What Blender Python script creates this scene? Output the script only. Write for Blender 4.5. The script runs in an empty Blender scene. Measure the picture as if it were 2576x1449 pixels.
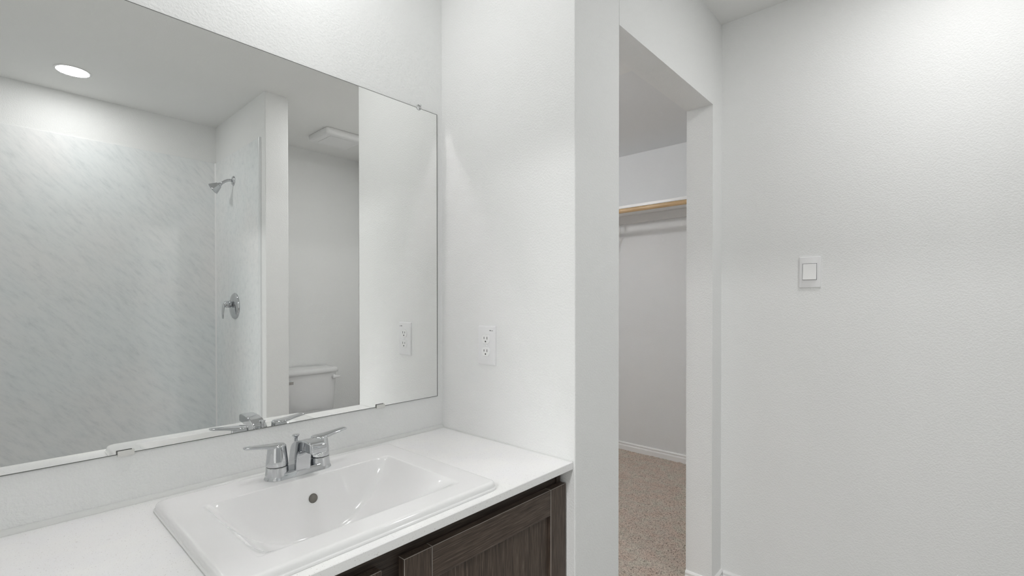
import bpy, bmesh, math, random
from mathutils import Vector, Matrix
import numpy as np

SC = bpy.context.scene
COL = SC.collection

# ------------------------------------------------------------------ camera
CAM_POS = Vector((-1.0568, -1.2780, 1.2252))
YAW, PITCH, ROLL = math.radians(42.19), math.radians(-0.441), math.radians(-0.04)
F_PX, SHIFT_PX = 1204.1, 46.35
fw = Vector((math.cos(YAW), math.sin(YAW), 0)); rt = Vector((math.sin(YAW), -math.cos(YAW), 0)); up = Vector((0, 0, 1))
fw, up = fw * math.cos(PITCH) + up * math.sin(PITCH), up * math.cos(PITCH) - fw * math.sin(PITCH)
rt, up = rt * math.cos(ROLL) + up * math.sin(ROLL), up * math.cos(ROLL) - rt * math.sin(ROLL)
cam_data = bpy.data.cameras.new('camera')
cam = bpy.data.objects.new('camera', cam_data)
COL.objects.link(cam)
cam_data.sensor_width = 36.0
cam_data.lens = 36.0 * F_PX / 2576.0
cam_data.shift_y = SHIFT_PX / 2576.0
cam_data.clip_start = 0.02
m = Matrix.Identity(4)
for i in range(3):
    m[i][0] = rt[i]; m[i][1] = up[i]; m[i][2] = -fw[i]; m[i][3] = CAM_POS[i]
cam.matrix_world = m
SC.camera = cam

# ------------------------------------------------------------------ world, exposure, light levels
w = bpy.data.worlds.new('world'); SC.world = w; w.use_nodes = True
w.node_tree.nodes['Background'].inputs[0].default_value = (0.8, 0.82, 0.85, 1)
w.node_tree.nodes['Background'].inputs[1].default_value = 0.0
SC.view_settings.view_transform = 'Standard'
SC.view_settings.look = 'None'
SC.view_settings.gamma = 1.0
SC.view_settings.use_curve_mapping = False
SC.view_settings.exposure = 0.0
SC.cycles.max_bounces = 12
SC.cycles.diffuse_bounces = 6
SC.cycles.glossy_bounces = 8
SC.cycles.blur_glossy = 0.0
SC.cycles.sample_clamp_indirect = 0.0
SINK_LAMP = 76.0         # recessed lamp over the sink
SHOWER_LAMP = 74.0       # recessed lamp over the shower
ALCOVE_LAMP = 126.0       # recessed lamp before the toilet alcove
BEDROOM_FILL = 180.0      # added dome lamp in the unseen bedroom, brightens the bathroom
CLOSET_LAMP = 93.0       # watts of the bare bulb on the closet ceiling

# ------------------------------------------------------------------ main measures (metres)
ZC = 0.7987              # counter top
H = 2.44
YE, YJ = -0.5466, -0.4346   # doorway wall faces
XDL, XDR, ZDH = 0.2324, 1.0123, 2.0609
X2 = 1.1204
YB = -2.48
XS, XW, YS = 0.0321, 0.163, -1.622
X3 = 2.5206
XL = -1.49
CY1 = 2.3                # far end of the closet
FZ = -0.012              # bathroom floor
WB = .0035               # face of the wall behind the mirror; the mirror glass lies in the plane y = 0

# ------------------------------------------------------------------ material helpers
def mat(name, color=(.8, .8, .8), rough=.5, metal=0.0, spec=.5, coat=0.0, ior=None, trans=0.0):
    M = bpy.data.materials.new(name); M.use_nodes = True
    b = M.node_tree.nodes['Principled BSDF']
    b.inputs['Base Color'].default_value = (*color, 1)
    b.inputs['Roughness'].default_value = rough
    b.inputs['Metallic'].default_value = metal
    b.inputs['Specular IOR Level'].default_value = spec
    b.inputs['Coat Weight'].default_value = coat
    b.inputs['Transmission Weight'].default_value = trans
    if ior: b.inputs['IOR'].default_value = ior
    return M

def N(M, t): return M.node_tree.nodes.new(t)
def L(M, a, b): M.node_tree.links.new(a, b)
def bsdf(M): return M.node_tree.nodes['Principled BSDF']

def noise(M, scale, detail=3, rough=.55, mapping=None, coord='Object'):
    tc = N(M, 'ShaderNodeTexCoord'); n = N(M, 'ShaderNodeTexNoise')
    n.inputs['Scale'].default_value = scale; n.inputs['Detail'].default_value = detail
    n.inputs['Roughness'].default_value = rough
    src = tc.outputs[coord]
    if mapping:
        for kw in mapping:
            mp = N(M, 'ShaderNodeMapping')
            for k, v in kw.items(): mp.inputs[k].default_value = v
            L(M, src, mp.inputs['Vector']); src = mp.outputs[0]
    L(M, src, n.inputs['Vector'])
    return n

def ramp(M, fac, stops):
    r = N(M, 'ShaderNodeValToRGB')
    e = r.color_ramp.elements
    while len(e) < len(stops): e.new(.5)
    for el, (p, c) in zip(e, stops):
        el.position = p; el.color = (*c, 1) if len(c) == 3 else c
    L(M, fac, r.inputs[0]); return r

def bump(M, h, strength, dist, normal=None):
    b = N(M, 'ShaderNodeBump'); b.inputs['Strength'].default_value = strength; b.inputs['Distance'].default_value = dist
    L(M, h, b.inputs['Height'])
    if normal: L(M, normal, b.inputs['Normal'])
    L(M, b.outputs[0], bsdf(M).inputs['Normal']); return b

def paint(name, color, strength=.5, dist=.0018):
    M = mat(name, color, .62, spec=.3)
    a = noise(M, 185, 2, .5); b = noise(M, 430, 1, .5)
    mx = N(M, 'ShaderNodeMath'); mx.operation = 'MULTIPLY_ADD'
    L(M, b.outputs[0], mx.inputs[0]); mx.inputs[1].default_value = .35
    r = ramp(M, a.outputs[0], [(.38, (0, 0, 0)), (.62, (1, 1, 1))])
    L(M, r.outputs[0], mx.inputs[2])
    bump(M, mx.outputs[0], strength, dist)
    return M

WALL = paint('wall_paint', (.862, .867, .860), .26, .0016)
CEIL = paint('ceiling_paint', (.855, .857, .845), .16, .0016)
CLOSET_WALL = paint('closet_paint', (.82, .83, .835), .18, .0014)
TRIM = mat('trim_paint', (.90, .90, .895), .35)
CHROME = mat('chrome', (.60, .61, .625), .04, 1.0)
SOFT_CHROME = mat('brushed_chrome', (.70, .71, .72), .12, 1.0)
MIRROR = mat('mirror_silver', (.90, .905, .895), 0.0, 1.0)
MIRROR_EDGE = mat('mirror_edge', (.15, .155, .145), .3)
PORCELAIN = mat('porcelain', (.86, .86, .855), .09, coat=.3)
TOILET_WHITE = mat('toilet_white', (.80, .80, .80), .15)
PLASTIC = mat('white_plastic', (.87, .87, .875), .3)
PLASTIC2 = mat('receptacle_plastic', (.92, .92, .915), .25)
BLACK = mat('black_slot', (.012, .012, .012), .6)
GREY = mat('grey_print', (.10, .10, .11), .6)
CAULK = mat('caulk', (.74, .745, .73), .45)
HOLE = mat('overflow_shadow', (.20, .185, .165), .4)
SEAL = mat('dark_seal', (.02, .02, .02), .5)
CLEAR = mat('clear_plastic', (.96, .96, .96), .05, trans=.92, ior=1.45)
CLIP = mat('clip_plastic', (.72, .715, .69), .25)
FIXTURE = mat('fixture_white', (.85, .85, .85), .4)
BRACKET = mat('bracket_white', (.80, .80, .80), .4)

LENS = mat('lamp_lens', (.9, .9, .9), .35)

def bulb_lamp(parent, x, y, z, r, watts):
    d = bpy.data.lights.new('lamp', 'POINT'); d.shadow_soft_size = r; d.energy = watts
    o = bpy.data.objects.new('lamp', d); COL.objects.link(o); o.location = (x, y, z)
    o.parent = parent; o.matrix_parent_inverse = Matrix.Translation(-parent.location)

def lamp(parent, x, y, z, r, radiance):
    """the light a ceiling fixture gives: a disc as wide as its lens, facing down"""
    d = bpy.data.lights.new('lamp', 'AREA'); d.shape = 'DISK'; d.size = 2 * r
    d.energy = radiance * math.pi * math.pi * r * r
    o = bpy.data.objects.new('lamp', d); COL.objects.link(o); o.location = (x, y, z)
    o.parent = parent; o.matrix_parent_inverse = Matrix.Translation(-parent.location)

def quartz():
    M = mat('white_quartz', (.84, .84, .83), .22)
    a = noise(M, 420, 2, .5); b = noise(M, 900, 1, .5); c = noise(M, 14, 4, .6)
    ra = ramp(M, a.outputs[0], [(.0, (.92, .92, .915)), (.67, (.92, .92, .915)), (.72, (.62, .60, .575)), (1, (.50, .47, .44))])
    rb = ramp(M, b.outputs[0], [(.0, (.93, .93, .93)), (.30, (.95, .95, .95)), (.40, (1, 1, 1)), (.66, (1, 1, 1)), (.74, (.88, .87, .86))])
    rc = ramp(M, c.outputs[0], [(.35, (.975, .975, .985)), (.65, (1, 1, .99))])
    m1 = N(M, 'ShaderNodeMix'); m1.data_type = 'RGBA'; m1.blend_type = 'MULTIPLY'; m1.inputs[0].default_value = 1
    L(M, ra.outputs[0], m1.inputs[6]); L(M, rb.outputs[0], m1.inputs[7])
    m2 = N(M, 'ShaderNodeMix'); m2.data_type = 'RGBA'; m2.blend_type = 'MULTIPLY'; m2.inputs[0].default_value = 1
    L(M, m1.outputs[2], m2.inputs[6]); L(M, rc.outputs[0], m2.inputs[7])
    L(M, m2.outputs[2], bsdf(M).inputs['Base Color'])
    return M
QUARTZ = quartz()

def marble():
    M = mat('marble_panel', (.78, .80, .80), .28)
    rot = [{'Rotation': (0, math.radians(-47), 0)}, {'Scale': (11, 30.0, 40.0)}]
    a = noise(M, 1.0, 8, .68, rot)
    rot2 = [{'Rotation': (0, math.radians(-44), 0)}, {'Location': (3.1, 1.7, .4), 'Scale': (24, 60, 90)}]
    b = noise(M, 1.0, 6, .7, rot2)
    c = noise(M, 2.2, 3, .5)
    ra = ramp(M, a.outputs[0], [(.26, (.72, .74, .745)), (.42, (.83, .845, .848)), (.54, (.875, .885, .885)), (.75, (.90, .905, .90))])
    rb = ramp(M, b.outputs[0], [(.24, (.82, .825, .835)), (.36, (.965, .965, .968)), (.46, (1, 1, 1))])
    rc = ramp(M, c.outputs[0], [(.35, (.96, .985, .99)), (.65, (1, .99, .985))])
    m1 = N(M, 'ShaderNodeMix'); m1.data_type = 'RGBA'; m1.blend_type = 'MULTIPLY'; m1.inputs[0].default_value = 1
    L(M, ra.outputs[0], m1.inputs[6]); L(M, rb.outputs[0], m1.inputs[7])
    m2 = N(M, 'ShaderNodeMix'); m2.data_type = 'RGBA'; m2.blend_type = 'MULTIPLY'; m2.inputs[0].default_value = 1
    L(M, m1.outputs[2], m2.inputs[6]); L(M, rc.outputs[0], m2.inputs[7])
    L(M, m2.outputs[2], bsdf(M).inputs['Base Color'])
    return M
MARBLE = marble()
PANEL_TRIM = mat('panel_trim', (.80, .82, .825), .2)

def wood(name, axis, tint=1.0):
    M = mat(name, (.05, .04, .03), .42, spec=.35)
    s = [300.0, 300.0, 300.0]; s['xyz'.index(axis)] = 9.0
    a = noise(M, 1.0, 5, .62, [{'Scale': tuple(s)}])
    s2 = [900.0, 900.0, 900.0]; s2['xyz'.index(axis)] = 22.0
    b = noise(M, 1.0, 3, .6, [{'Scale': tuple(s2)}])
    mx = N(M, 'ShaderNodeMix'); mx.data_type = 'FLOAT'; mx.inputs[0].default_value = .5
    L(M, a.outputs[0], mx.inputs[2]); L(M, b.outputs[0], mx.inputs[3])
    t = tint * 1.18
    r = ramp(M, mx.outputs[0], [(.34, (.020 * t, .0135 * t, .0105 * t)), (.48, (.056 * t, .040 * t, .031 * t)), (.58, (.098 * t, .073 * t, .056 * t)), (.68, (.19 * t, .148 * t, .118 * t))])
    L(M, r.outputs[0], bsdf(M).inputs['Base Color'])
    bump(M, mx.outputs[0], .25, .0006)
    return M
WOOD_X = wood('brown_laminate_across', 'x')
WOOD_Z = wood('brown_laminate_upright', 'z')
WOOD_DARK = wood('brown_laminate_frame', 'x', .55)
EDGE_HIGHLIGHT = mat('painted_edge_highlight', (.34, .31, .28), .4)  # specular highlight of the door bevels, put into their colour

def oak():
    M = mat('rod_pine', (.6, .42, .22), .4)
    a = noise(M, 1.0, 4, .6, [{'Scale': (90, 6, 90)}])
    r = ramp(M, a.outputs[0], [(.3, (.50, .32, .15)), (.7, (.72, .53, .32))])
    L(M, r.outputs[0], bsdf(M).inputs['Base Color']); return M
OAK = oak()

def carpet_mat():
    M = mat('carpet_pile', (.3, .25, .2), .95, spec=.1)
    a = noise(M, 165, 4, .65); b = noise(M, 11, 3, .6); c = noise(M, 360, 2, .6)
    ra = ramp(M, a.outputs[0], [(.36, (.19, .145, .115)), (.45, (.63, .545, .48)), (.60, (.80, .705, .63)), (.72, (.90, .82, .75))])
    rb = ramp(M, b.outputs[0], [(.36, (1.0, .93, .89)), (.5, (1, .98, .95)), (.64, (.98, 1.03, .99))])
    m1 = N(M, 'ShaderNodeMix'); m1.data_type = 'RGBA'; m1.blend_type = 'MULTIPLY'; m1.inputs[0].default_value = 1
    L(M, ra.outputs[0], m1.inputs[6]); L(M, rb.outputs[0], m1.inputs[7])
    L(M, m1.outputs[2], bsdf(M).inputs['Base Color'])
    ad = N(M, 'ShaderNodeMath'); ad.operation = 'ADD'
    L(M, a.outputs[0], ad.inputs[0]); L(M, c.outputs[0], ad.inputs[1])
    bump(M, ad.outputs[0], .7, .006)
    return M
CARPET = carpet_mat()

def vinyl():
    M = mat('vinyl_plank', (.35, .31, .27), .45)
    a = noise(M, 1.0, 5, .6, [{'Scale': (3, 40, 3)}])
    r = ramp(M, a.outputs[0], [(.3, (.42, .41, .39)), (.7, (.57, .555, .535))])
    L(M, r.outputs[0], bsdf(M).inputs['Base Color']); return M
VINYL = vinyl()

# ------------------------------------------------------------------ mesh helpers
def box(bm, x0, x1, y0, y1, z0, z1):
    vs = [bm.verts.new((x, y, z)) for x in (x0, x1) for y in (y0, y1) for z in (z0, z1)]
    f = [(0, 1, 3, 2), (4, 6, 7, 5), (0, 4, 5, 1), (2, 3, 7, 6), (0, 2, 6, 4), (1, 5, 7, 3)]
    return [bm.faces.new([vs[i] for i in q]) for q in f]

def loft(bm, loops, cap0=True, cap1=True, closed=True, smooth=False):
    rows = [[bm.verts.new(p) for p in lp] for lp in loops]
    n = len(rows[0]); out = []
    for a, b in zip(rows[:-1], rows[1:]):
        for i in range(n if closed else n - 1):
            j = (i + 1) % n
            out.append(bm.faces.new((a[i], a[j], b[j], b[i])))
    if cap0: out.append(bm.faces.new(rows[0][::-1]))
    if cap1: out.append(bm.faces.new(rows[-1]))
    if smooth:
        for f in out: f.smooth = True
    return rows

def frame_for(d):
    d = Vector(d).normalized()
    a = Vector((0, 0, 1)) if abs(d.z) < .9 else Vector((1, 0, 0))
    u = d.cross(a).normalized(); v = d.cross(u).normalized()
    return u, v

def lathe(bm, origin, axis, prof, n=32, cap0=True, cap1=True):
    """prof: (distance along the axis, radius)"""
    o = Vector(origin); d = Vector(axis).normalized(); u, v = frame_for(d)
    loops = [[o + d * h + (u * math.cos(2 * math.pi * k / n) + v * math.sin(2 * math.pi * k / n)) * max(r, 1e-5) for k in range(n)] for h, r in prof]
    loft(bm, loops, cap0, cap1, smooth=True)

def tube(bm, pts, radii, n=20):
    pts = [Vector(p) for p in pts]; loops = []
    t0 = (pts[1] - pts[0]).normalized(); u, v = frame_for(t0)
    for i, p in enumerate(pts):
        t = (pts[min(i + 1, len(pts) - 1)] - pts[max(i - 1, 0)]).normalized()
        u = (u - t * u.dot(t)).normalized(); v = t.cross(u)
        r = radii[i] if hasattr(radii, '__len__') else radii
        loops.append([p + (u * math.cos(2 * math.pi * k / n) + v * math.sin(2 * math.pi * k / n)) * r for k in range(n)])
    loft(bm, loops, smooth=True)

def prism(bm, pts, vec):
    v = Vector(vec)
    loft(bm, [[Vector(p) for p in pts], [Vector(p) + v for p in pts]])

def skirting(bm, a, b, n, z0, h, t=.012):
    """moulded baseboard profile run from a to b (xy) along a wall whose outward normal is n"""
    k = h / .065
    prof = [(0, 0), (t, 0), (t, .036 * k), (t * .92, .040 * k), (t * .62, .045 * k), (t * .62, .049 * k), (t * .80, .053 * k), (t * .80, .058 * k), (t * .45, .064 * k), (0, .065 * k)]
    A = [Vector((a[0] + n[0] * o, a[1] + n[1] * o, z0 + z)) for o, z in prof]
    B = [Vector((b[0] + n[0] * o, b[1] + n[1] * o, z0 + z)) for o, z in prof]
    loft(bm, [A, B])

def obj(name, bm, material, parent=None, bevel=0.0, seg=2, smooth_angle=None, mats=None):
    bmesh.ops.recalc_face_normals(bm, faces=bm.faces[:])
    me = bpy.data.meshes.new(name); bm.to_mesh(me); bm.free()
    for mm in (mats or [material]): me.materials.append(mm)
    o = bpy.data.objects.new(name, me); COL.objects.link(o)
    if parent is not None:
        o.parent = parent
        # meshes sit at world coordinates; only an Empty carries an offset
        o.matrix_parent_inverse = Matrix.Translation(-parent.location) if parent.type == 'EMPTY' else Matrix.Identity(4)
    if bevel:
        b = o.modifiers.new('bevel', 'BEVEL'); b.width = bevel; b.segments = seg; b.limit_method = 'ANGLE'
        b.angle_limit = math.radians(40); b.harden_normals = False
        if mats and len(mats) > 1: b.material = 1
        for p in me.polygons: p.use_smooth = True
        try: me.set_sharp_from_angle(angle=math.radians(smooth_angle or 40))
        except Exception: pass
    elif smooth_angle:
        for p in me.polygons: p.use_smooth = True
        me.set_sharp_from_angle(angle=math.radians(smooth_angle))
    return o

def tag(o, label, cat, group=None, kind=None):
    o['label'] = label; o['category'] = cat
    if group: o['group'] = group
    if kind: o['kind'] = kind
    return o

def thing(name, label, cat, loc=(0, 0, 0), group=None):
    o = bpy.data.objects.new(name, None); COL.objects.link(o)
    o.location = loc; o.empty_display_size = .05
    return tag(o, label, cat, group)

def struct(name, bm, m, label, cat, **k):
    return tag(obj(name, bm, m, **k), label, cat, kind='structure')

B = bmesh.new

# ------------------------------------------------------------------ the setting
b = B(); box(b, XL, 0.0, WB, .11, FZ - .01, H)
struct('wall_back', b, WALL, 'textured white wall behind the vanity mirror', 'wall')

# side wall beside the vanity + doorway wall, one L-shaped wall with the closet opening cut in
b = B()
c = .003
foot = [(0, .11), (0, YE + c), (c * .3, YE + c * .3), (c, YE), (XDL - c, YE), (XDL - c * .3, YE + c * .3), (XDL, YE + c), (XDL, YJ), (.11, YJ), (.11, .11)]
loft(b, [[(x, y, FZ - .01) for x, y in foot], [(x, y, H) for x, y in foot]])
box(b, XDL, XDR, YE, YJ, ZDH, H)
box(b, XDR, X3, YE, YJ, FZ - .01, H)
struct('wall_doorway', b, WALL, 'white wall with the open doorway into the closet', 'wall')

b = B(); box(b, X2, X2 + .11, YB - .2, YE, FZ - .01, H)
struct('wall_right', b, WALL, 'white wall on the right carrying the light switch', 'wall')
DY0, DY1 = -1.47, -.70      # unseen entry doorway in the left wall, opened to let bedroom light in
b = B(); box(b, XL - .11, XL, YB - .2, DY0, FZ - .01, H); box(b, XL - .11, XL, DY1, .11, FZ - .01, H)
box(b, XL - .11, XL, DY0, DY1, ZDH, H)
struct('wall_left', b, WALL, 'white wall at the left end of the bathroom with the entry doorway', 'wall')
# unseen bedroom beyond the entry, added so its light reaches the bathroom
RX0, RX1, RY0, RY1 = XL - 2.9, XL - .11, -3.0, 1.0
b = B(); box(b, RX0 - .1, RX1, RY0 - .1, RY0, FZ - .01, H)
struct('wall_bedroom_front', b, WALL, 'unseen white bedroom wall beyond the bathroom entry', 'wall')
b = B(); box(b, RX0 - .1, RX1, RY1, RY1 + .1, FZ - .01, H)
struct('wall_bedroom_back', b, WALL, 'second unseen white bedroom wall beyond the bathroom entry', 'wall')
b = B(); box(b, RX0 - .1, RX0, RY0, RY1, FZ - .01, H)
struct('wall_bedroom_left', b, WALL, 'unseen far white bedroom wall facing the bathroom entry', 'wall')
b = B(); box(b, RX0 - .1, RX1, RY0 - .1, RY1 + .1, H, H + .08)
struct('ceiling_bedroom', b, CEIL, 'unseen bedroom ceiling beyond the bathroom entry', 'ceiling')
b = B(); box(b, RX0 - .1, RX1, RY0 - .1, RY1 + .1, FZ - .1, FZ)
struct('floor_bedroom', b, VINYL, 'unseen bedroom floor beyond the bathroom entry', 'floor')
b = B(); box(b, RX1 - .01, RX1, RY0, YB - .2, FZ - .01, H); box(b, RX1 - .01, RX1, .11, RY1, FZ - .01, H)
struct('wall_bedroom_right', b, WALL, 'unseen bedroom wall beside the bathroom entry', 'wall')
b = B(); box(b, XL, XW, YB - .11, YB, FZ - .01, H)
struct('wall_front', b, WALL, 'white wall above and behind the shower panels', 'wall')
b = B(); box(b, XW, X2, YB - .16, YB - .006, FZ - .01, H)
struct('wall_alcove', b, WALL, 'white wall behind the toilet tank', 'wall')
b = B(); box(b, XS, XW, YB - .11, YS, FZ - .03, H + .03)
struct('wall_wing', b, WALL, 'short white wall between the shower and the toilet', 'wall', bevel=.004)
CAN_R = .067
CANS = [(-.737, -2.115), (-.55, -.315), (.60, -1.36)]     # recessed lamps: shower, sink, before the alcove
def ceiling_with_cans(b, x0, x1, y0, y1, z, cans, r, depth, top, s=.085, n=32):
    xs = sorted({x0, x1, *[c[0] - s for c in cans], *[c[0] + s for c in cans]})
    ys = sorted({y0, y1, *[c[1] - s for c in cans], *[c[1] + s for c in cans]})
    V = {}
    def P(x, y, zz):
        k = (round(x, 5), round(y, 5), round(zz, 5))
        if k not in V: V[k] = b.verts.new((x, y, zz))
        return V[k]
    for xa, xb in zip(xs[:-1], xs[1:]):
        for ya, yb in zip(ys[:-1], ys[1:]):
            inside = [c for c in cans if abs(c[0] - s - xa) < 1e-6 and abs(c[1] - s - ya) < 1e-6 and abs(c[0] + s - xb) < 1e-6 and abs(c[1] + s - yb) < 1e-6]
            hit_part = [c for c in cans if xa < c[0] < xb and ya < c[1] < yb]
            if not inside and not hit_part:
                b.faces.new((P(xa, ya, z), P(xa, yb, z), P(xb, yb, z), P(xb, ya, z)))
            for cx, cy in inside:
                ring, circ, up_ = [], [], []
                for k in range(n):
                    a = 2 * math.pi * (k + .5 - .5) / n + math.pi / 4
                    q = max(abs(math.cos(a)), abs(math.sin(a)))
                    ring.append(P(cx + s * math.cos(a) / q, cy + s * math.sin(a) / q, z))
                    circ.append(b.verts.new((cx + r * math.cos(a), cy + r * math.sin(a), z)))
                    up_.append(b.verts.new((cx + r * math.cos(a), cy + r * math.sin(a), z + depth)))
                for k in range(n):
                    j = (k + 1) % n
                    b.faces.new((ring[k], ring[j], circ[j], circ[k]))
                    b.faces.new((circ[k], circ[j], up_[j], up_[k])).smooth = True
                b.faces.new(up_)
    q = [b.verts.new((x, y, top)) for x, y in ((x0, y0), (x1, y0), (x1, y1), (x0, y1))]
    b.faces.new(q)
b = B(); ceiling_with_cans(b, XL - .11, X2 + .11, YB - .2, .11, H, CANS, CAN_R, .006, H + .08)
struct('ceiling', b, CEIL, 'pale grey white bathroom ceiling', 'ceiling')
b = B(); box(b, XL - .11, X2 + .11, YB - .2, YE + .05, FZ - .1, FZ)
box(b, XL - .11, 0, YE, .11, FZ - .1, FZ)
struct('floor', b, VINYL, 'grey brown plank bathroom floor', 'floor')

# closet shell
b = B(); box(b, X3, X3 + .11, YJ - .11, CY1, -.06, H)
struct('wall_closet_right', b, CLOSET_WALL, 'grey white closet wall behind the shelf and rod', 'wall')
b = B(); box(b, XL, X3 + .11, CY1, CY1 + .11, -.06, H)
struct('wall_closet_back', b, CLOSET_WALL, 'far end wall inside the closet', 'wall')
b = B(); box(b, XL - .11, XL, .11, CY1 + .11, -.06, H)
struct('wall_closet_left', b, CLOSET_WALL, 'left end wall inside the closet', 'wall')
b = B(); box(b, X2 + .11, X3 + .11, YB - .2, .11, H, H + .08); box(b, XL - .11, X3 + .11, .11, CY1 + .11, H, H + .08)
struct('ceiling_closet', b, CLOSET_WALL, 'grey ceiling inside the closet', 'ceiling')

# closet carpet: real pile relief on a fine grid near the doorway, coarser beyond
rng = np.random.default_rng(4)
def carpet():
    bm = B()
    x0, x1, y0, y1 = .11, X3, YE + .04, 1.4
    step = .009
    xs = np.arange(x0, x1 + step, step); xs[-1] = x1
    ys = np.arange(y0, y1 + step, step); ys[-1] = y1
    hts = rng.random((len(xs), len(ys))) * .007
    hts = (hts + np.roll(hts, 1, 0) + np.roll(hts, 1, 1)) / 2.2
    jx = (rng.random(hts.shape) - .5) * step * .6; jy = (rng.random(hts.shape) - .5) * step * .6
    jx[0] = jx[-1] = 0; jy[:, 0] = jy[:, -1] = 0; jx[:, 0] = jx[:, -1] = 0; jy[0] = jy[-1] = 0
    V = [[bm.verts.new((xs[i] + jx[i, j], ys[j] + jy[i, j], hts[i, j] - .002)) for j in range(len(ys))] for i in range(len(xs))]
    for i in range(len(xs) - 1):
        for j in range(len(ys) - 1):
            # the pile stays inside the closet and the door opening
            cx, cy = xs[i], ys[j]
            if cy < YJ and not (XDL - .002 < cx < XDR - .005): continue
            bm.faces.new((V[i][j], V[i + 1][j], V[i + 1][j + 1], V[i][j + 1])).smooth = True
    bmesh.ops.delete(bm, geom=[v for v in bm.verts if not v.link_faces], context='VERTS')
    box(bm, XL, X3, 1.395, CY1, -.03, .003); box(bm, XL, .112, .11, 1.395, -.03, .003)
    return bm
b = carpet()
tag(obj('carpet', b, CARPET), 'beige and brown flecked carpet on the closet floor', 'carpet', kind='stuff')
b = B(); box(b, XL, X3 + .11, YE + .05, CY1 + .11, -.1, -.02)
struct('floor_closet', b, VINYL, 'subfloor under the closet carpet', 'floor')

# baseboards
b = B(); skirting(b, (XDR - .012, YE), (X2, YE), (0, -1), FZ, .062)
skirting(b, (XDR, YE), (XDR, YJ), (-1, 0), FZ, .062)
struct('baseboard_doorway', b, TRIM, 'white baseboard wrapping the right side of the doorway', 'baseboard')
b = B(); skirting(b, (X2, YE - .012), (X2, YB - .04), (-1, 0), FZ, .062)
struct('baseboard_right', b, TRIM, 'white baseboard along the wall with the switch', 'baseboard')
b = B(); skirting(b, (X3, YJ), (X3, CY1), (-1, 0), -.002, .069, .014)
struct('baseboard_closet', b, TRIM, 'white moulded baseboard along the closet wall above the carpet', 'baseboard')

# ------------------------------------------------------------------ mirror and its clips
MT, MB, MR, ML = 1.8611, .9083, -.0237, -1.42
MY = -.0006
mir = thing('wall_mirror', 'large frameless mirror above the sink on the back wall', 'mirror', ((MR + ML) / 2, 0, MB))
b = B(); e = .0017
v = [b.verts.new((x, MY, z)) for x, z in ((ML + e, MB + e), (MR - .0027, MB + e), (MR - .0027, MT - e), (ML + e, MT - e))]
b.faces.new(v)
obj('mirror_glass', b, MIRROR, mir)
b = B()
box(b, ML, ML + e, MY, WB - .0003, MB, MT); box(b, MR - .0027, MR, MY, WB - .0003, MB, MT)
box(b, ML + e, MR - e, MY, WB - .0003, MB, MB + e); box(b, ML + e, MR - e, MY, WB - .0003, MT - e, MT)
box(b, ML + e, MR - e, MY + .001, WB - .0003, MB + e, MT - e)
o = obj('mirror_edge', b, MIRROR_EDGE, mir); o['label'] = 'dark ground edge of the mirror'

def bottom_clip(x, label):
    w = .028
    t = thing('mirror_clip', label, 'clip', (x, 0, MB), 'plastic clips under the mirror')
    b = B(); z0 = MB - .004
    # J shaped: lip over the glass, seat under it
    prof = [(WB - .0002, z0), (MY - .004, z0), (MY - .004, MB + .0075), (MY - .0008, MB + .0075), (MY - .0008, MB - .001), (WB - .0002, MB - .001)]
    loft(b, [[(x - w / 2, y, z) for y, z in prof], [(x + w / 2, y, z) for y, z in prof]])
    obj('clip_body', b, CLIP, t, bevel=.0006)
    b = B(); box(b, x - w / 2 - .0012, x + w / 2 - .004, MY - .0007, MY - .0002, MB + .0070, MB + .0092)
    box(b, x - w / 2 - .0022, x - w / 2 - .0002, MY - .0007, MY - .0002, MB + .0010, MB + .0092)
    o = obj('clip_gap', b, MIRROR_EDGE, t); o['label'] = 'dark gap behind the clip lip'
bottom_clip(-.2465, 'plastic clip on the bottom edge of the mirror, right of the faucet')
bottom_clip(-.858, 'plastic clip on the bottom edge of the mirror, left of the faucet')
t = thing('mirror_clip', 'clear round plastic clip screwed at the top edge of the mirror', 'clip', (-.1, 0, MT + .004))
b = B(); lathe(b, (-.1, MY - .0005, MT + .002), (0, -1, 0), [(0, .0092), (.0012, .0092), (.0026, .0080), (.0032, .004)], 28)
obj('clip_body', b, CLEAR, t)
b = B(); lathe(b, (-.0965, WB - .0001, MT + .008), (0, -1, 0), [(0, .002), (.0075, .002), (.0085, .0038), (.0098, .0032), (.0102, .001)], 16)
o = obj('screw', b, SOFT_CHROME, t); o['label'] = 'small chrome screw head'

# ------------------------------------------------------------------ vanity: cabinet, countertop, sink, faucet
cab = thing('vanity_cabinet', 'dark brown wood grain vanity cabinet under the white counter', 'cabinet', (-.75, -.26, FZ))
FY = -.500                                    # face frame front
CX0, CX1 = XL + .004, -.003
b = B()
box(b, CX0, CX0 + .016, FY + .019, -.004, FZ + .001, ZC - .0205)
box(b, CX1 - .016, CX1, FY + .019, -.004, FZ + .001, ZC - .0205)
box(b, CX0 + .016, CX1 - .016, -.012, -.004, FZ + .1, ZC - .0205)
box(b, CX0 + .016, CX1 - .016, FY + .019, -.012, FZ + .1, FZ + .116)
box(b, CX0 + .016, CX1 - .016, FY + .08, FY + .095, FZ + .001, FZ + .1)
obj('body', b, WOOD_DARK, cab)
DOORS = [(-.525, -.0045), (-1.095, -.574), (-1.484, -1.144)]
b = B()
box(b, CX0, CX1, FY, FY + .019, ZC - .072, ZC - .0205)
box(b, CX0, CX1, FY, FY + .019, FZ + .1, FZ + .14)
for x0, x1 in ((CX1 - .045, CX1), (-.60, -.50), (-1.17, -1.07), (CX0, CX0 + .04)):
    box(b, x0, x1, FY, FY + .019, FZ + .14, ZC - .072)
box(b, CX1 - .022, CX1 - .006, FY - .004, FY + .001, ZC - .060, ZC - .0225)
obj('face_frame', b, WOOD_DARK, cab, bevel=.001)
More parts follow.
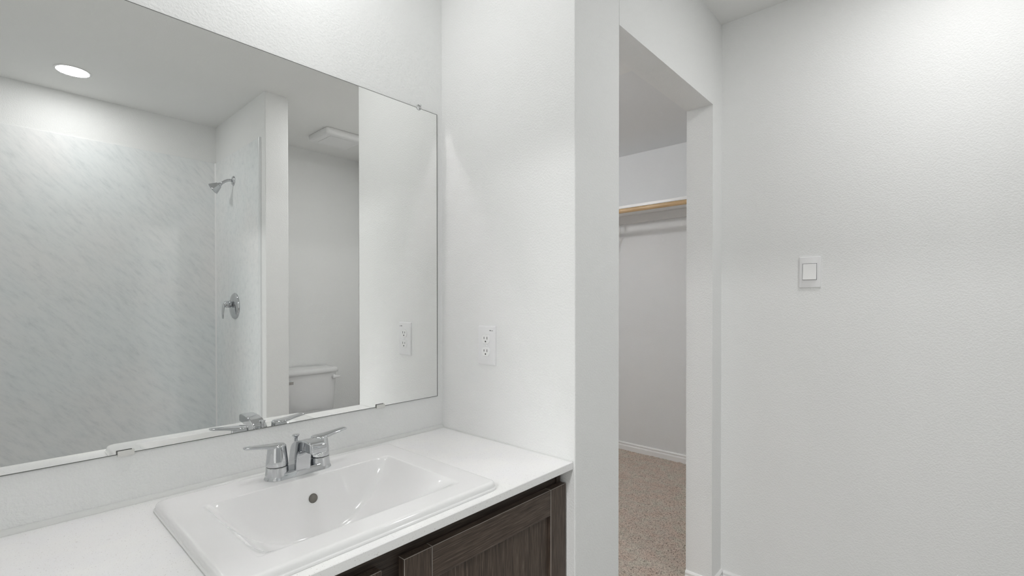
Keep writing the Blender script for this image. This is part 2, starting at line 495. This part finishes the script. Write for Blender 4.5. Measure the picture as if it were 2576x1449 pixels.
DZ0, DZ1, DT = FZ + .115, .7385, .0195
for x0, x1 in DOORS:
    s = .0665; y0, y1 = FY - DT - .0005, FY - .0005
    g = .0004
    b = B(); box(b, x0 + s - .004, x1 - s + .004, y0 + .0085, y1 - .001, DZ0 + s - .004, DZ1 - s + .004)
    d = obj('door', b, WOOD_Z, cab)
    for xa, xb in ((x0, x0 + s - g), (x1 - s + g, x1)):
        b = B(); box(b, xa, xb, y0, y1, DZ0, DZ1)
        obj('stile', b, WOOD_Z, d, bevel=.0009, seg=1, mats=[WOOD_Z, EDGE_HIGHLIGHT])
    for za, zb in ((DZ0, DZ0 + s), (DZ1 - s, DZ1)):
        b = B(); box(b, x0 + s + g, x1 - s - g, y0 + .0002, y1, za, zb)
        obj('rail', b, WOOD_X, d, bevel=.0009, seg=1, mats=[WOOD_X, EDGE_HIGHLIGHT])

# sink outline
SX0, SX1, SY0, SY1 = -.828, -.262, -.521, -.064
CD = -.5415                                   # counter front
HX0, HX1, HY0, HY1 = SX0 + .022, SX1 - .022, SY0 + .022, SY1 - .014   # cut-out
ct = thing('countertop', 'white speckled quartz countertop over the vanity cabinet', 'countertop', (-.75, -.27, ZC - .0195))
b = B()
xs = [XL + .002, HX0, HX1, -.0008]; ys = [CD, HY0, HY1, WB - .0008]
def ring_slab(b, xs, ys, z0, z1):
    T = {}
    for zi, z in enumerate((z0, z1)):
        for i in range(4):
            for j in range(4): T[i, j, zi] = b.verts.new((xs[i], ys[j], z))
    for i in range(3):
        for j in range(3):
            if (i, j) == (1, 1): continue
            b.faces.new((T[i, j, 1], T[i + 1, j, 1], T[i + 1, j + 1, 1], T[i, j + 1, 1]))
            b.faces.new((T[i, j, 0], T[i, j + 1, 0], T[i + 1, j + 1, 0], T[i + 1, j, 0]))
    for k in range(3):
        for (p, q) in (((k, 0), (k + 1, 0)), ((k + 1, 3), (k, 3)), ((0, k + 1), (0, k)), ((3, k), (3, k + 1))):
            b.faces.new((T[(*p, 0)], T[(*q, 0)], T[(*q, 1)], T[(*p, 1)]))
    for (p, q) in (((1, 1), (2, 1)), ((2, 1), (2, 2)), ((2, 2), (1, 2)), ((1, 2), (1, 1))):
        b.faces.new((T[(*q, 0)], T[(*p, 0)], T[(*p, 1)], T[(*q, 1)]))
ring_slab(b, xs, ys, ZC - .0195, ZC)
obj('slab', b, QUARTZ, ct, bevel=.0015)
b = B()
prof = [(WB - .0004, ZC + .0002), (-.0070, ZC + .0002), (-.0045, ZC + .0032), (-.0005, ZC + .0074), (WB - .0004, ZC + .0096)]
loft(b, [[(XL + .002, y, z) for y, z in prof], [(-.0004, y, z) for y, z in prof]])
prof = [(-.0004, ZC + .0002), (-.0030, ZC + .0002), (-.0022, ZC + .0014), (-.0004, ZC + .0024)]
loft(b, [[(x, -.0085, z) for x, z in prof], [(x, CD + .001, z) for x, z in prof]])
o = obj('caulk_bead', b, CAULK, ct); o['label'] = 'pale caulk line along the walls'

def rrect(x0, x1, y0, y1, r, n=12, m=18):
    pts = []
    cs = [(x1 - r, y1 - r, 0), (x0 + r, y1 - r, 90), (x0 + r, y0 + r, 180), (x1 - r, y0 + r, 270)]
    for k, (cx, cy, a0) in enumerate(cs):
        for i in range(n + 1):
            a = math.radians(a0 + 90 * i / n); pts.append((cx + r * math.cos(a), cy + r * math.sin(a)))
        nx, ny, na = cs[(k + 1) % 4]
        a = math.radians(na); e = (nx + r * math.cos(a), ny + r * math.sin(a)); s = pts[-1]
        for i in range(1, m): pts.append((s[0] + (e[0] - s[0]) * i / m, s[1] + (e[1] - s[1]) * i / m))
    return pts

RIM = .0175
BX0, BX1, BY0, BY1 = -.7625, -.3325, -.459, -.1705
BCX = (BX0 + BX1) / 2
def sstep(t): t = max(0, min(1, t)); return t * t * (3 - 2 * t)
def basin_depth(x, y):
    t = min(1, abs((x - BCX) / ((BX1 - BX0) / 2)))
    u = 1 - t ** 2.35
    v = (BY1 - y) / (BY1 - BY0); v = max(0, min(1, v))
    g = min(1, v / .13); g = 1 - (1 - g) ** 1.9
    h = 1.0 if v < .45 else 1 - ((v - .45) / .55) ** 2.3
    d = .133 * u * g * max(0, h)
    return d * d / (d + .0022)          # rounds the lip
sink = thing('sink', 'white rectangular drop-in porcelain sink set in the counter', 'sink', ((SX0 + SX1) / 2, (SY0 + SY1) / 2, ZC))
b = B(); loops = []
for ins, z in ((.014, -.001), (.0005, .0002), (0, .0010), (.0, .0044), (.0008, .0051), (.0024, .0054), (.0027, .0064), (.0031, .0098), (.0042, .0132), (.0064, .0158), (.0092, .0170), (.012, RIM), (.0145, RIM), (.022, RIM)):
    loops.append([(x, y, ZC + z) for x, y in rrect(SX0 + ins, SX1 - ins, SY0 + ins, SY1 - ins, .024 - min(ins, .012))])
for ex, z in ((.012, RIM), (.0065, RIM), (.0045, RIM), (.0025, RIM - .0001), (.0010, RIM - .0003)):
    loops.append([(x, y, ZC + z) for x, y in rrect(BX0 - ex, BX1 + ex, BY0 - ex, BY1 + ex, .007 + ex * .6)])
inner = rrect(BX0, BX1, BY0, BY1, .007)
mcx, mcy = BCX, BY1 - .42 * (BY1 - BY0)
K = 46
for k in range(K):
    s = 1 - (k / K) ** 1.45
    lp = []
    for x, y in inner:
        X, Y = mcx + (x - mcx) * s, mcy + (y - mcy) * s
        lp.append((X, Y, ZC + RIM - .0005 - basin_depth(X, Y)))
    loops.append(lp)
loft(b, loops, cap0=False, cap1=True, smooth=True)
# underside shell so the bowl has thickness
under = []
for s, dz in ((1.0, -.006), (.99, -.03), (.93, -.075), (.8, -.118), (.5, -.139), (.15, -.142)):
    under.append([(mcx + (x - mcx) * (1.02 if s == 1.0 else s * 1.02), mcy + (y - mcy) * s * 1.02, ZC + dz) for x, y in inner])
loft(b, under, cap0=False, cap1=True, smooth=True)
obj('bowl', b, PORCELAIN, sink)
# overflow hole on the back slope, drain at the bottom
def basin_pt(x, y): return Vector((x, y, ZC + RIM - .0005 - basin_depth(x, y)))
oy = BY1 - .0085
while basin_depth(-.5405, oy) < .0300: oy -= .0004
p = basin_pt(-.5405, oy); q = basin_pt(-.5405, oy - .003)
tang = (q - p).normalized(); nrm = Vector((0, tang.z, -tang.y)).normalized()
if nrm.y > 0: nrm = -nrm
b = B(); lathe(b, p - nrm * .001, nrm, [(0, .0125), (.0016, .0130), (.0022, .0124), (.0022, .0112), (.0012, .0106)], 32, True, False)
obj('overflow_ring', b, PORCELAIN, sink)
b = B(); lathe(b, p + nrm * .0004, nrm, [(0, .0107), (.0004, .0107)], 32)
o = obj('overflow_hole', b, HOLE, sink); o['label'] = 'round dark overflow hole'
dp = basin_pt(BCX, -.30)
b = B(); lathe(b, dp + Vector((0, 0, -.001)), (0, 0, 1), [(0, .030), (.003, .030), (.0035, .027), (.003, .020), (.005, .018), (.0065, .010), (.007, .001)], 32)
obj('drain', b, CHROME, sink)

# faucet
FX, FYc, FZ0 = -.548, -.121, ZC + RIM
fa = thing('faucet', 'chrome two handle centerset faucet on the back of the white sink', 'faucet', (FX, FYc, FZ0))
def stadium(half, r, z, n=16):
    pts = []
    for i in range(n + 1):
        a = -math.pi / 2 + math.pi * i / n; pts.append((FX + half + r * math.cos(a), FYc + r * math.sin(a), FZ0 + z))
    for i in range(n + 1):
        a = math.pi / 2 + math.pi * i / n; pts.append((FX - half + r * math.cos(a), FYc + r * math.sin(a), FZ0 + z))
    return pts
b = B()
loft(b, [stadium(.0508, r, z) for z, r in ((0, .0275), (.0015, .0280), (.004, .0268), (.009, .0252), (.014, .0240), (.0155, .0225), (.016, .019))], smooth=True)
for sx in (-1, 1):
    lathe(b, (FX + sx * .0508, FYc, FZ0), (0, 0, 1), [(.0, .0265), (.010, .0255), (.020, .0243), (.0275, .0240), (.0285, .0232)], 40)
obj('base', b, CHROME, fa, smooth_angle=35)
# spout: a broad blade rising from the base and reaching over the bowl
prof = [(-.0985, .0), (-.1010, .018), (-.1060, .040), (-.1110, .056), (-.1160, .0665), (-.1240, .0745), (-.1360, .0810), (-.1520, .0862), (-.1720, .0896), (-.1940, .0912), (-.2140, .0912), (-.2250, .0902),
        (-.2290, .0875), (-.2305, .0800), (-.2300, .0710), (-.2270, .0675), (-.2140, .0668), (-.1960, .0662), (-.1800, .0648), (-.1680, .0622), (-.1585, .0575), (-.1525, .0500), (-.1490, .0380), (-.1465, .0200), (-.1450, .0)]
b = B(); hw = .0178
nP = len(prof)
loft(b, [[(FX - hw, y, FZ0 + z) for y, z in prof], [(FX + hw, y, FZ0 + z) for y, z in prof]])
obj('spout', b, CHROME, fa, bevel=.0032, seg=4, smooth_angle=50)
b = B(); lathe(b, (FX, -.2175, FZ0 + .0600), (0, 0, 1), [(0, .0095), (.001, .0105), (.0085, .0105)], 24)
obj('aerator', b, SOFT_CHROME, fa)
b = B(); lathe(b, (FX, -.1055, FZ0 + .030), (0, 0, 1), [(0, .0028), (.039, .0028), (.040, .0042), (.045, .0042), (.049, .0040), (.0535, .0058), (.0565, .0080), (.0580, .0080), (.0585, .0070)], 24)
o = obj('lift_rod', b, CHROME, fa)
for sx in (-1, 1):
    hx = FX + sx * .0508
    b = B(); lathe(b, (hx, FYc, FZ0 + .0300), (0, 0, 1), [(0, .0238), (.0008, .0243), (.012, .0232), (.030, .0213), (.0425, .0200), (.0455, .0195), (.0475, .0182), (.0484, .0160), (.0488, .001)], 44)
    h = obj('handle', b, CHROME, fa)
    b = B(); lathe(b, (hx, FYc, FZ0 + .0280), (0, 0, 1), [(0, .0222), (.0026, .0222)], 32)
    o = obj('seal_ring', b, SEAL, h); o['label'] = 'thin dark ring under the handle'
    # lever: oval section swept outward from the hub top
    b = B(); loops = []
    st = []
    for dx, zt, zb, wy in ((-.0080, .0780, .0720, .0120), (-.002, .0791, .0712, .0168), (.006, .0796, .0712, .0176), (.0130, .0802, .0715, .0168), (.0185, .0808, .0722, .0156), (.0235, .0814, .0729, .0146), (.030, .0823, .0743, .0134), (.040, .0836, .0761, .0120), (.050, .0848, .0778, .0110), (.060, .0858, .0794, .0100), (.0665, .0862, .0803, .0090), (.0700, .0860, .0811, .0070), (.0716, .0853, .0820, .0045)):
        st.append((dx, (zt + zb) / 2, wy, (zt - zb) / 2))
    for dx, z, wy, tz in st:
        loops.append([(hx + sx * dx, FYc + wy * math.copysign(abs(math.cos(a)) ** .55, math.cos(a)), FZ0 + z + tz * math.copysign(abs(math.sin(a)) ** .6, math.sin(a))) for a in [2 * math.pi * i / 24 for i in range(24)]])
    loft(b, loops, smooth=True)
    obj('lever', b, CHROME, h)

# ------------------------------------------------------------------ outlet on the side wall
oyc, ozc, ow, oh = -.2166, 1.0922, .0762, .1236
ou = thing('power_outlet', 'white duplex power outlet on the wall right of the mirror', 'outlet', (0, oyc, ozc))
b = B()
pl = rrect(oyc - ow / 2, oyc + ow / 2, ozc - oh / 2, ozc + oh / 2, .003, 4, 2)
def plate_loops(pl, cy, cz, X, sgn, steps):
    return [[(X + sgn * d, cy + (y - cy) * (1 - ins / abs(ow / 2)), cz + (z - cz) * (1 - ins / (oh / 2))) for y, z in pl] for d, ins in steps]
loft(b, plate_loops(pl, oyc, ozc, 0, -1, ((.0003, 0), (.0022, .0002), (.0048, .0016), (.0062, .0045))))
obj('wall_plate', b, PLASTIC, ou, smooth_angle=60)
for dz in (.0195, -.0195):
    cz = ozc + dz; rc = []
    for i in range(40):
        a = 2 * math.pi * i / 40
        y = .0172 * math.cos(a); z = max(-.0138, min(.0138, .0172 * math.sin(a)))
        rc.append((y, z))
    b = B(); loft(b, [[(-x, oyc + y * s, cz + z * s) for y, z in rc] for x, s in ((.0058, 1.0), (.0082, 1.0), (.0090, .965))])
    r = obj('receptacle', b, PLASTIC2, ou, smooth_angle=50)
    b = B()
    box(b, -.0094, -.0086, oyc - .0073, oyc - .0054, cz - .0005, cz + .0078)
    box(b, -.0094, -.0086, oyc + .0054, oyc + .0073, cz + .0003, cz + .0070)
    lathe(b, (-.0086, oyc, cz - .0072), (-1, 0, 0), [(0, .0024), (.0008, .0024)], 14)
    o = obj('slots', b, BLACK, r); o['label'] = 'dark plug slots'
b = B(); lathe(b, (-.006, oyc, ozc), (-1, 0, 0), [(0, .0032), (.001, .003), (.0014, .001)], 16)
obj('screw', b, PLASTIC, ou)
b = B()
rnd = random.Random(3)
y = oyc - .0150
for wdt, gap in ((.0011, .0005), (.0013, .0004), (.0012, .0005), (.0011, .0020), (.0008, .0006), (.0008, .0006), (.0008, .0006), (.0008, .0006), (.0008, .0004)):
    hgt = .0026 if wdt > .0009 else .0017
    box(b, -.00645, -.0061, y - wdt, y, ozc + .0455, ozc + .0455 + hgt); y -= wdt + gap
o = obj('printed_mark', b, GREY, ou); o['label'] = 'tiny dark printed mark'

# ------------------------------------------------------------------ switch on the right wall
syc, szc, sw, sh = -.8825, 1.3442, .0738, .1224
swt = thing('light_switch', 'white rocker light switch alone on the wall right of the doorway', 'switch', (X2, syc, szc))
b = B()
pl = rrect(syc - sw / 2, syc + sw / 2, szc - sh / 2, szc + sh / 2, .003, 4, 2)
loft(b, [[(X2 - d, syc + (y - syc) * (1 - ins / (sw / 2)), szc + (z - szc) * (1 - ins / (sh / 2))) for y, z in pl] for d, ins in ((.0003, 0), (.0035, .0002), (.0062, .0012), (.0072, .0030))])
obj('wall_plate', b, PLASTIC, swt, smooth_angle=60)
ry, rz0, rz1 = .0232, szc - .0295, szc + .0325
b = B(); box(b, X2 - .0078, X2 - .0068, syc - ry - .0012, syc + ry + .0012, rz0 - .0012, rz1 + .0012)
o = obj('rocker_gap', b, GREY, swt); o['label'] = 'thin dark gap around the rocker'
b = B()
pr = [(X2 - .0066, rz1), (X2 - .0084, rz1), (X2 - .0090, (rz0 + rz1) / 2), (X2 - .0130, rz0), (X2 - .0066, rz0)]
loft(b, [[(x, syc - ry, z) for x, z in pr], [(x, syc + ry, z) for x, z in pr]])
obj('rocker', b, PLASTIC2, swt, bevel=.0007)

# ------------------------------------------------------------------ shower
PT = 2.19
su = thing('shower_surround', 'grey veined marble look shower wall panels seen in the mirror', 'shower surround', (-.75, YB, FZ + .1))
b = B(); box(b, XL + .002, XS - .006, YB + .0005, YB + .006, FZ + .1, PT)
obj('back_panel', b, MARBLE, su, bevel=.001)
b = B(); box(b, XS - .006, XS - .0005, YB + .006, YS - .073, FZ + .1, PT)
obj('side_panel', b, MARBLE, su, bevel=.001)
b = B(); box(b, XL + .0005, XL + .006, YB + .006, YS - .073, FZ + .1, PT)
obj('side_panel', b, MARBLE, su, bevel=.001)
b = B()
def trim_post(b, xw, sgn):
    pr = [(0, YS - .078), (.0085, YS - .078), (.0115, YS - .075), (.0125, YS - .070), (.0115, YS - .063), (.008, YS - .058), (0, YS - .057)]
    loft(b, [[(xw + sgn * o, y, FZ + .1) for o, y in pr], [(xw + sgn * o, y, PT + .001) for o, y in pr]])
trim_post(b, XS - .0003, -1)
obj('edge_trim', b, PANEL_TRIM, su, smooth_angle=60)
b = B(); trim_post(b, XL + .0003, 1)
obj('edge_trim', b, PANEL_TRIM, su, smooth_angle=60)
b = B()
pr = [(XS - .006, YB + .006), (XS - .0125, YB + .006), (XS - .0070, YB + .0115), (XS - .006, YB + .0125)]
loft(b, [[(x, y, FZ + .1) for x, y in pr], [(x, y, PT) for x, y in pr]])
o = obj('corner_bead', b, TRIM, su); o['label'] = 'white joint line in the corner'
b = B(); box(b, XL + .002, XS - .008, YB + .008, YS - .003, FZ + .0005, FZ + .03)
box(b, XL + .002, XS - .008, YS - .09, YS - .003, FZ + .03, FZ + .12)
box(b, XL + .002, XS - .008, YB + .008, YB + .03, FZ + .03, FZ + .1)
tag(obj('shower_pan', b, PORCELAIN, bevel=.008, seg=3), 'low white shower pan at the foot of the marble panels', 'shower pan')

shy, shz, shx = -2.12, 2.010, XS - .0062
sh_ = thing('showerhead', 'chrome showerhead on a short bent arm in the shower', 'showerhead', (shx, shy, shz))
b = B(); lathe(b, (shx, shy, shz), (-1, 0, 0), [(0, .031), (.003, .0305), (.008, .024), (.011, .014), (.0115, .0105)], 32)
obj('flange', b, CHROME, sh_)
arm = [(shx - .004, shy, shz), (shx - .018, shy - .002, shz + .001), (shx - .032, shy - .006, shz - .002), (shx - .046, shy - .012, shz - .010), (shx - .058, shy - .018, shz - .020), (shx - .071, shy - .024, shz - .032)]
b = B(); tube(b, arm, .0088); obj('arm', b, CHROME, sh_)
ax = Vector((-.70, -.40, -.62)).normalized(); o0 = Vector(arm[-1]) - ax * .006
b = B(); lathe(b, o0, ax, [(0, .010), (.005, .0130), (.010, .0135), (.012, .0190), (.020, .0220), (.038, .0300), (.052, .0355), (.057, .0362), (.059, .0340)], 36)
hd = obj('spray_head', b, CHROME, sh_, smooth_angle=45)
b = B(); lathe(b, o0 + ax * .0585, ax, [(0, .032), (.002, .030), (.0025, .001)], 36)
o = obj('spray_face', b, GREY, hd); o['label'] = 'dark spray face'

vy, vz = -2.104, 1.205
va = thing('shower_valve', 'round chrome shower valve with lever below the showerhead', 'valve', (shx, vy, vz))
b = B(); lathe(b, (shx, vy, vz), (-1, 0, 0), [(0, .084), (.004, .084), (.009, .080), (.014, .068), (.018, .050), (.020, .030), (.0205, .001)], 48)
obj('escutcheon', b, CHROME, va)
b = B(); lathe(b, (shx - .0195, vy, vz + .012), (-1, 0, 0), [(0, .016), (.006, .016), (.0065, .0225), (.034, .0215), (.040, .019), (.043, .012), (.0435, .001)], 32)
h = obj('handle', b, CHROME, va)
b = B()
lv = [(shx - .050, vy, vz + .022), (shx - .060, vy, vz + .017), (shx - .066, vy, vz + .004), (shx - .069, vy, vz - .020), (shx - .071, vy, vz - .050), (shx - .070, vy, vz - .074), (shx - .069, vy, vz - .080)]
loops = []
for i, p in enumerate(lv):
    wy, tx = [(.010, .006), (.014, .008), (.014, .0075), (.0125, .006), (.0110, .005), (.0095, .0045), (.006, .003)][i]
    t_ = (Vector(lv[min(i + 1, 6)]) - Vector(lv[max(i - 1, 0)])).normalized(); nn = Vector((0, 1, 0)).cross(t_)
    loops.append([Vector(p) + Vector((0, wy * math.cos(a), 0)) + nn * tx * math.sin(a) for a in [2 * math.pi * k / 20 for k in range(20)]])
loft(b, loops, smooth=True); obj('lever', b, CHROME, h)

# ------------------------------------------------------------------ toilet
TX, TB = .61, YB - .006
to = thing('toilet', 'white toilet with lidded tank in the alcove seen in the mirror', 'toilet', (TX, TB, FZ))
TF = -2.275
def tank_loop(hw, yf, z, r=.03, bow=.012):
    out = []
    for x, y in rrect(TX - hw, TX + hw, TB + .012, yf, r, 6, 12):
        if y > (yf + TB) / 2: y += bow * (1 - ((x - TX) / hw) ** 2)
        out.append((x, y, z))
    return out
b = B(); loft(b, [tank_loop(.180, TF - .026, .372), tank_loop(.184, TF - .014, .40), tank_loop(.194, TF - .004, .55), tank_loop(.199, TF, .684)], smooth=True)
tk = obj('tank', b, TOILET_WHITE, to, smooth_angle=50)
b = B(); loft(b, [tank_loop(.200, TF + .003, .6835), tank_loop(.210, TF + .013, .687), tank_loop(.213, TF + .016, .700), tank_loop(.212, TF + .014, .713), tank_loop(.205, TF + .007, .722), tank_loop(.19, TF - .010, .7255), tank_loop(.16, TF - .04, .7265)], smooth=True)
obj('tank_lid', b, TOILET_WHITE, to, smooth_angle=60)
b = B()
hx, hz = TX + .166, .652
lathe(b, (hx, TF - .004, hz), (0, 1, 0), [(0, .017), (.018, .016), (.024, .012)], 20)
loops = []
for i in range(9):
    t_ = i / 8; x = hx - .014 + .060 * t_; r = .0145 - .0085 * t_
    loops.append([(x, TF + .024 + .5 * r * math.cos(a), hz - .003 * t_ + r * math.sin(a)) for a in [2 * math.pi * k / 16 for k in range(16)]])
loft(b, loops, smooth=True); obj('flush_handle', b, PLASTIC, to)
def oval(cx, cy, ax_, ay, z, n=40): return [(cx + ax_ * math.cos(2 * math.pi * k / n), cy + ay * math.sin(2 * math.pi * k / n) * (1.0 if math.sin(2 * math.pi * k / n) < 0 else 1.18), z) for k in range(n)]
bc = TF + .275 - .03
b = B(); loft(b, [oval(TX, bc - .10, .115, .20, FZ + .0005), oval(TX, bc - .10, .105, .19, FZ + .06), oval(TX, bc - .06, .11, .20, FZ + .20), oval(TX, bc, .165, .215, FZ + .33), oval(TX, bc, .182, .228, FZ + .375), oval(TX, bc, .180, .226, FZ + .388), oval(TX, bc, .140, .180, FZ + .388), oval(TX, bc, .12, .15, FZ + .32), oval(TX, bc, .05, .07, FZ + .24)], smooth=True)
box(b, TX - .13, TX + .13, TB + .06, TF + .08, FZ + .30, .371)
obj('bowl', b, TOILET_WHITE, to, smooth_angle=60)
b = B(); loft(b, [oval(TX, bc, .178, .220, FZ + .389), oval(TX, bc, .186, .230, FZ + .395), oval(TX, bc, .186, .230, FZ + .422), oval(TX, bc, .176, .22, FZ + .430)], smooth=True)
obj('seat_cover', b, TOILET_WHITE, to, smooth_angle=60)

# toilet paper holder on the alcove side of the wing wall
ph = thing('paper_holder', 'chrome toilet paper holder on the short wall beside the toilet', 'paper holder', (XW, -1.78, .73))
for y in (-1.70, -1.86):
    b = B(); box(b, XW + .0005, XW + .008, y - .016, y + .016, .714, .746); box(b, XW + .008, XW + .056, y - .009, y + .009, .722, .742)
    obj('post', b, SOFT_CHROME, ph, bevel=.002)
b = B(); lathe(b, (XW + .052, -1.709, .732), (0, -1, 0), [(0, .007), (.012, .011), (.130, .011), (.142, .007)], 20)
obj('roller', b, SOFT_CHROME, ph)

# ------------------------------------------------------------------ ceiling fixtures
def downlight(xy, label, lens, r=CAN_R):
    x, y = xy
    t = thing('recessed_light', label, 'light', (x, y, H))
    b = B(); lathe(b, (x, y, H - .0003), (0, 0, -1), [(0, r + .009), (.002, r + .008), (.003, r + .004), (.0025, r + .0005), (0, r - .001), (-.002, r - .0012)], 48, False, False)
    obj('trim_ring', b, FIXTURE, t)
    b = B(); lathe(b, (x, y, H + .0035), (0, 0, -1), [(0, r - .001), (.0012, r - .001), (.002, r * .9)], 48)
    o = obj('lens', b, LENS, t); o['label'] = 'glowing white lens'
    lamp(t, x, y, H - .0032, r - .001, lens)
downlight(CANS[0], 'lit round recessed light in the ceiling above the shower', SHOWER_LAMP)
downlight(CANS[1], 'round recessed light in the ceiling above the sink', SINK_LAMP)
downlight(CANS[2], 'lit round recessed light in the ceiling before the toilet alcove', ALCOVE_LAMP)

fx, fy, fs = .682, -2.025, .148
fan = thing('exhaust_fan', 'square white exhaust fan grille on the ceiling above the toilet', 'exhaust fan', (fx, fy, H))
def sq(s, z, r): return [(x, y, z) for x, y in rrect(fx - s, fx + s, fy - s, fy + s, r, 6, 4)]
b = B(); loft(b, [sq(fs * .98, H - .0005, .02), sq(fs, H - .004, .022), sq(fs * .985, H - .026, .022), sq(fs * .96, H - .034, .024), sq(fs * .90, H - .040, .024), sq(fs * .84, H - .0425, .024), sq(fs * .4, H - .0440, .02)])
obj('grille_cover', b, FIXTURE, fan, smooth_angle=50)
b = B(); box(b, fx - .10, fx + .10, fy - .10, fy + .10, H - .0448, H - .0440)
obj('center_panel', b, FIXTURE, fan, bevel=.0004)

# ------------------------------------------------------------------ closet: shelf, rod, bracket, light
SHX = 2.2025
sf = thing('closet_shelf', 'long white shelf board on the closet wall', 'shelf', (2.36, .9, 1.94))
b = B(); box(b, SHX, X3 - .0005, YJ + .001, CY1 - .001, 1.9395, 1.9605)
obj('board', b, TRIM, sf, bevel=.0015)
b = B(); box(b, X3 - .019, X3 - .0005, YJ + .001, CY1 - .001, 1.874, 1.9394)
obj('cleat', b, BRACKET, sf, bevel=.001)
b = B(); lathe(b, (2.135, YJ + .002, 1.9065), (0, 1, 0), [(0, .0165), (CY1 - YJ - .004, .0165)], 28)
tag(obj('closet_rod', b, OAK, smooth_angle=40), 'pale wooden clothes rod under the closet shelf', 'rod')
br = thing('shelf_bracket', 'white bracket holding up the closet shelf and rod', 'bracket', (X3, .765, 1.66))
b = B(); box(b, X3 - .004, X3 - .0003, .74, .768, 1.655, 1.873)
obj('wall_leg', b, BRACKET, br)
b = B()
tube(b, [(X3 - .004, .755, 1.69), (X3 - .16, .755, 1.80), (SHX + .0, .755, 1.8995), (2.16, .755, 1.885), (2.135, .755, 1.8855), (2.114, .755, 1.896), (2.111, .755, 1.909)], .0042, 10)
obj('arm', b, BRACKET, br)
b = B(); box(b, SHX + .01, X3 - .0195, .745, .765, 1.936, 1.9392)
box(b, SHX + .01, SHX + .016, .745, .765, 1.893, 1.936)
obj('shelf_rest', b, BRACKET, br)
def fill_dome_light(name, label, x, y, lens, r=.15):
    t = thing(name, label, 'light', (x, y, H))
    b = B(); lathe(b, (x, y, H - .0005), (0, 0, -1), [(0, r), (.02, r), (.025, r * .93)], 36)
    obj('base', b, FIXTURE, t)
    b = B(); lathe(b, (x, y, H - .0255), (0, 0, -1), [(0, r * .9), (.012, r * .87), (.03, r * .7), (.042, r * .4), (.046, .001)], 36)
    o = obj('dome', b, LENS, t); o['label'] = 'lit frosted dome of the added fill light'
    lamp(t, x, y, H - .075, r * .9, lens)
cx_, cy_ = .75, 1.05
t = thing('closet_light', 'bare bulb in a round white socket on the closet ceiling', 'light', (cx_, cy_, H))
b = B(); lathe(b, (cx_, cy_, H - .0005), (0, 0, -1), [(0, .058), (.012, .058), (.026, .040), (.050, .030), (.052, .018)], 32)
obj('socket', b, FIXTURE, t)
b = B(); lathe(b, (cx_, cy_, H - .052), (0, 0, -1), [(0, .012), (.010, .014), (.030, .027), (.048, .033), (.066, .027), (.078, .010), (.079, .001)], 24)
o = obj('bulb', b, LENS, t); o['label'] = 'lit white bulb'
bulb_lamp(t, cx_, cy_, H - .100, .038, CLOSET_LAMP)
fill_dome_light('bedroom_fill_light', 'added unseen dome light on the bedroom ceiling, fill for the bathroom', XL - 1.3, -1.05, BEDROOM_FILL, .2)  # unseen lamp, added to brighten the bathroom through the entry doorway
